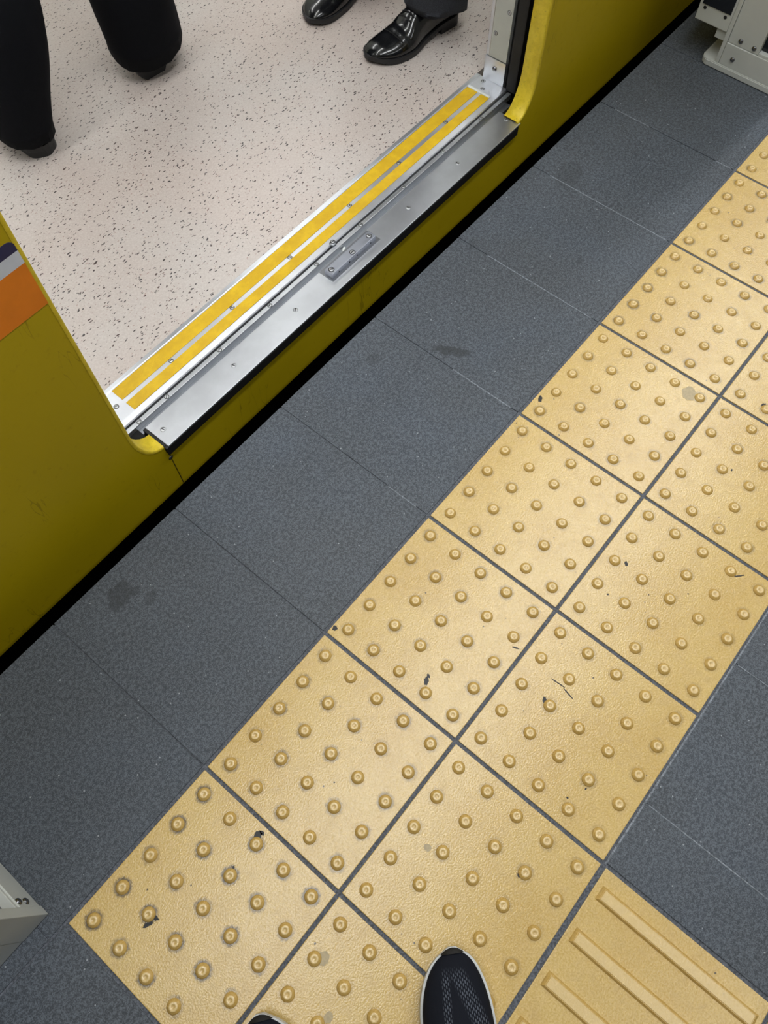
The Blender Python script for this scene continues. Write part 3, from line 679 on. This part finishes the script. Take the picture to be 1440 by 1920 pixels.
def person(label, hip, leg_a, leg_b, rad_a, rad_b, facing, cloth, coat, hem_a, hem_b):
    """leg_*: centres from hem to knee (low to high); facing: unit vector"""
    fx, fy = facing; sx, sy = -fy, fx             # sideways: left of the facing direction
    P = lambda f, s, z: (hip[0] + fx * f + sx * s, hip[1] + fy * f + sy * s, z)
    V, E, Rr = [], [], []
    def add(p, r, frm=None):
        V.append(p); Rr.append(r)
        if frm is not None: E.append((frm, len(V) - 1))
        return len(V) - 1
    pel = add(P(0, 0, 0.98), 0.085); sp = add(P(0.0, 0, 1.15), 0.085, pel); ch = add(P(0.01, 0, 1.36), 0.095, sp)
    nk = add(P(0.02, 0, 1.50), 0.048, ch); hd = add(P(0.04, 0, 1.58), 0.072, nk); hd2 = add(P(0.05, 0, 1.66), 0.078, hd); add(P(0.045, 0, 1.725), 0.058, hd2)
    add(P(0.125, 0, 1.60), 0.014, hd)                # nose
    for s in (1, -1): add(P(0.035, s * 0.083, 1.60), 0.014, hd)
    for s in (1, -1):
        sh = add(P(0.0, s * 0.17, 1.40), 0.055, ch); el = add(P(-0.02, s * 0.23, 1.13), 0.042, sh); wr = add(P(0.05, s * 0.24, 0.88), 0.028, el)
        pm = add(P(0.06, s * 0.24, 0.82), 0.032, wr)
        for q, (df, ln) in enumerate(((0.024, 0.062), (0.008, 0.074), (-0.008, 0.068), (-0.024, 0.052))):
            f1 = add(P(0.06 + df, s * 0.238, 0.775), 0.0095, pm); f2 = add(P(0.068 + df, s * 0.23, 0.775 - ln * 0.5), 0.0088, f1); add(P(0.072 + df, s * 0.218, 0.775 - ln), 0.008, f2)
        t1 = add(P(0.095, s * 0.225, 0.815), 0.010, pm); add(P(0.108, s * 0.215, 0.785), 0.009, t1)
    for s, lg in ((1, leg_a), (-1, leg_b)):
        hp = add(P(0, s * 0.085, 0.92), 0.075, pel)
        kn = add(lg[-1], 0.052, hp); an = add((lg[0][0], lg[0][1], lg[0][2] + 0.03), 0.036, kn); add((lg[0][0] + fx * 0.03, lg[0][1] + fy * 0.03, lg[0][2] - 0.02), 0.034, an)
    body = skin_figure('person', V, E, Rr, 'skin', 0)
    tag(body, label, 'person', 'passengers standing inside the train')
    bm = bmesh.new()
    for s, lg, rd, hm, sd in ((1, leg_a, rad_a, hem_a, 1.7), (-1, leg_b, rad_b, hem_b, 9.2)):
        top = P(0, s * 0.095, 0.93)
        cs = [tuple(c) for c in lg] + [tuple((a + b) / 2 for a, b in zip(lg[-1], top)), top]
        rs = list(rd) + [(0.105, 0.108), (0.115, 0.118)]
        rings = tube(cs, rs, fold=0.008, seed=sd, hem=hm)
        me = loft(rings, cap=False); bm.from_mesh(me)
    me = loft(tube([P(0, 0, 0.84), P(0, 0, 0.95), P(0, 0, 1.06)], [(0.12, 0.12), (0.165, 0.165), (0.155, 0.155)], fold=0.004), cap=False); bm.from_mesh(me)
    new('trousers', bm_mesh(bm, smooth=True), cloth, body)
    bm = bmesh.new()
    k1, k2 = (0.14, 0.20) if abs(fx) > abs(fy) else (0.20, 0.14)
    me = loft(tube([P(0, 0, 0.86), P(0, 0, 1.05), P(0, 0, 1.28), P(0.01, 0, 1.42), P(0.02, 0, 1.49)], [(k1 + .02, k2 + .01), (k1, k2 - .01), (k1 + .01, k2 + .015), (k1 - .02, k2 - .02), (0.065, 0.065)], fold=0.006, seed=3), cap=False); bm.from_mesh(me)
    for s in (1, -1):
        me = loft(tube([P(0.05, s * 0.24, 0.89), P(-0.01, s * 0.235, 1.13), P(0.0, s * 0.18, 1.40), P(0.0, s * 0.12, 1.44)], [(0.042, 0.042), (0.055, 0.055), (0.068, 0.068), (0.06, 0.06)], fold=0.004, seed=4 + s), cap=False); bm.from_mesh(me)
    new('jacket', bm_mesh(bm, smooth=True), coat, body)
    bm = bmesh.new(); bmesh.ops.create_uvsphere(bm, u_segments=18, v_segments=12, radius=0.098)
    for v in list(bm.verts):
        if v.co.z < -0.02 and v.co.x * fx + v.co.y * fy > -0.02: bm.verts.remove(v)
    for v in bm.verts: v.co = Vector(P(0.028, 0, 1.685)) + v.co
    new('hair', bm_mesh(bm, smooth=True), 'hair', body)
    return body
ZF = 0.0492
# passenger by the door post: shoes point along the train
p2 = person('passenger in charcoal trousers and polished black lace-up shoes beside the door post', (2.03, 0.985),
            [(1.994, 0.848, 0.118), (1.990, 0.850, 0.30), (1.985, 0.875, 0.52)], [(2.014, 1.110, 0.118), (2.010, 1.108, 0.30), (2.000, 1.09, 0.52)],
            [(0.082, 0.077), (0.080, 0.080), (0.088, 0.086)], [(0.082, 0.077), (0.080, 0.080), (0.088, 0.086)], (-1.0, 0.0), 'trouser_g', 'trouser_g',
            lambda x, y: -0.25 * (x - 1.994), lambda x, y: -0.25 * (x - 2.014))
oxford(p2, -1, (2.0660, 0.8420, ZF), math.pi - 0.135)
oxford(p2, 1, (2.0850, 1.1150, ZF), math.pi - 0.02)
# passenger walking into the car, seen from behind
p1 = person('passenger in loose black trousers stepping away across the train floor', (1.275, 1.47),
            [(1.043, 1.335, 0.100), (1.090, 1.338, 0.30), (1.150, 1.40, 0.52)], [(1.432, 1.325, 0.110), (1.424, 1.330, 0.30), (1.405, 1.40, 0.52)],
            [(0.066, 0.089), (0.102, 0.104), (0.112, 0.112)], [(0.096, 0.090), (0.100, 0.100), (0.110, 0.110)], (0.0, 1.0), 'trouser_b', 'trouser_b',
            lambda x, y: 0.20 * (y - 1.33), lambda x, y: 0.25 * (y - 1.33) + 0.15 * (x - 1.43))
oxford(p1, 1, (1.0480, 1.2600, ZF), math.pi / 2 - 0.05, 'matte_leather', False)
heel, toe = Vector((1.462, 1.372, 0.305)), Vector((1.388, 1.300, 0.050))      # swinging foot: heel up inside the hem, toe on the floor
ex = (toe - heel).normalized(); ez = Vector((0.15, 1, 0.0)); ez = (ez - ex * ez.dot(ex)).normalized(); ey = ez.cross(ex)
rot = Matrix((ex, ey, ez)).transposed().to_euler()
sw = oxford(p1, -1, heel - ez * 0.035, 0, 'matte_leather', False); sw.rotation_euler = rot

# ------------------------------------------------------------------ the photographer's trainers at the lower picture edge
def trainer(tip, ang, side, label):
    L = SN['L']; base = (tip[0] - math.cos(ang) * (L + 0.004), tip[1] - math.sin(ang) * (L + 0.004), 0.0052)
    sh = tag(new('trainer', None, loc=base, rot=(0, 0, ang)), label, 'shoe', 'dark knit trainers of the photographer')
    new('upper', loft(shoe_rings(SN, side), cap=True), 'knit', sh)
    lo = lambda s: interp([(0, .006), (.2, .0), (.6, .0), (.85, .003), (1, .014)], s)
    hi = lambda s: interp(SN['z'], s) + 0.004
    new('midsole', sole_mesh(SN, side, 0.0044, lo, hi), 'midsole', sh)
    new('outsole', sole_mesh(SN, side, 0.0024, lambda s: lo(s) - 0.0008, lambda s: lo(s) + 0.004), 'sole', sh)
    rings = []
    for s in (0.978, 0.984, 0.99, 0.995, 1.0):
        rings.append([top_point(SN, s, side, e) + Vector((0.0045 * (s - 0.96) / 0.04, 0, 0.0010)) for e in (-1.4, -1.05, -0.7, -0.35, 0, 0.35, 0.7, 1.05, 1.4)])
    new('toe_bumper', loft(rings, cap=False, closed=False), 'rubber', sh)
    for k, s in enumerate((0.50, 0.545, 0.59, 0.635)):
        bm = bmesh.new(); pts = [top_point(SN, s, side, e) + Vector((0, 0, 0.003)) for e in (-0.45, -0.2, 0, 0.2, 0.45)]
        for a, b in zip(pts, pts[1:]): cylinder_between(bm, a, b, 0.0024)
        new('lace', bm_mesh(bm, smooth=True), 'lace', sh)
    bm = bmesh.new(); pts = [top_point(SN, s, side, e) + Vector((0, 0, 0.0006)) for s, e in ((0.54, -0.75), (0.60, -0.62), (0.655, -0.4), (0.672, -0.15), (0.675, 0.0), (0.672, 0.15), (0.655, 0.4), (0.60, 0.62), (0.54, 0.75))]
    for a, b in zip(pts, pts[1:]): cylinder_between(bm, a, b, 0.0012)
    new('eyestay_seam', bm_mesh(bm, smooth=True), 'lace', sh)
    new('heel_tab', loft([[(0.006 + 0.004 * k, y, 0.080 + 0.006 * k) for y in (-0.012, -0.004, 0.004, 0.012)] for k in range(3)], cap=False, closed=False), 'lace', sh)
    return sh
trainer((0.3500, -0.4690), math.radians(47), -1, 'black knit trainer with white sole edge standing near the guide bars')
trainer((0.1150, -0.3150), math.radians(52), 1, 'black knit trainer of which only the toe tip shows at the bottom edge')
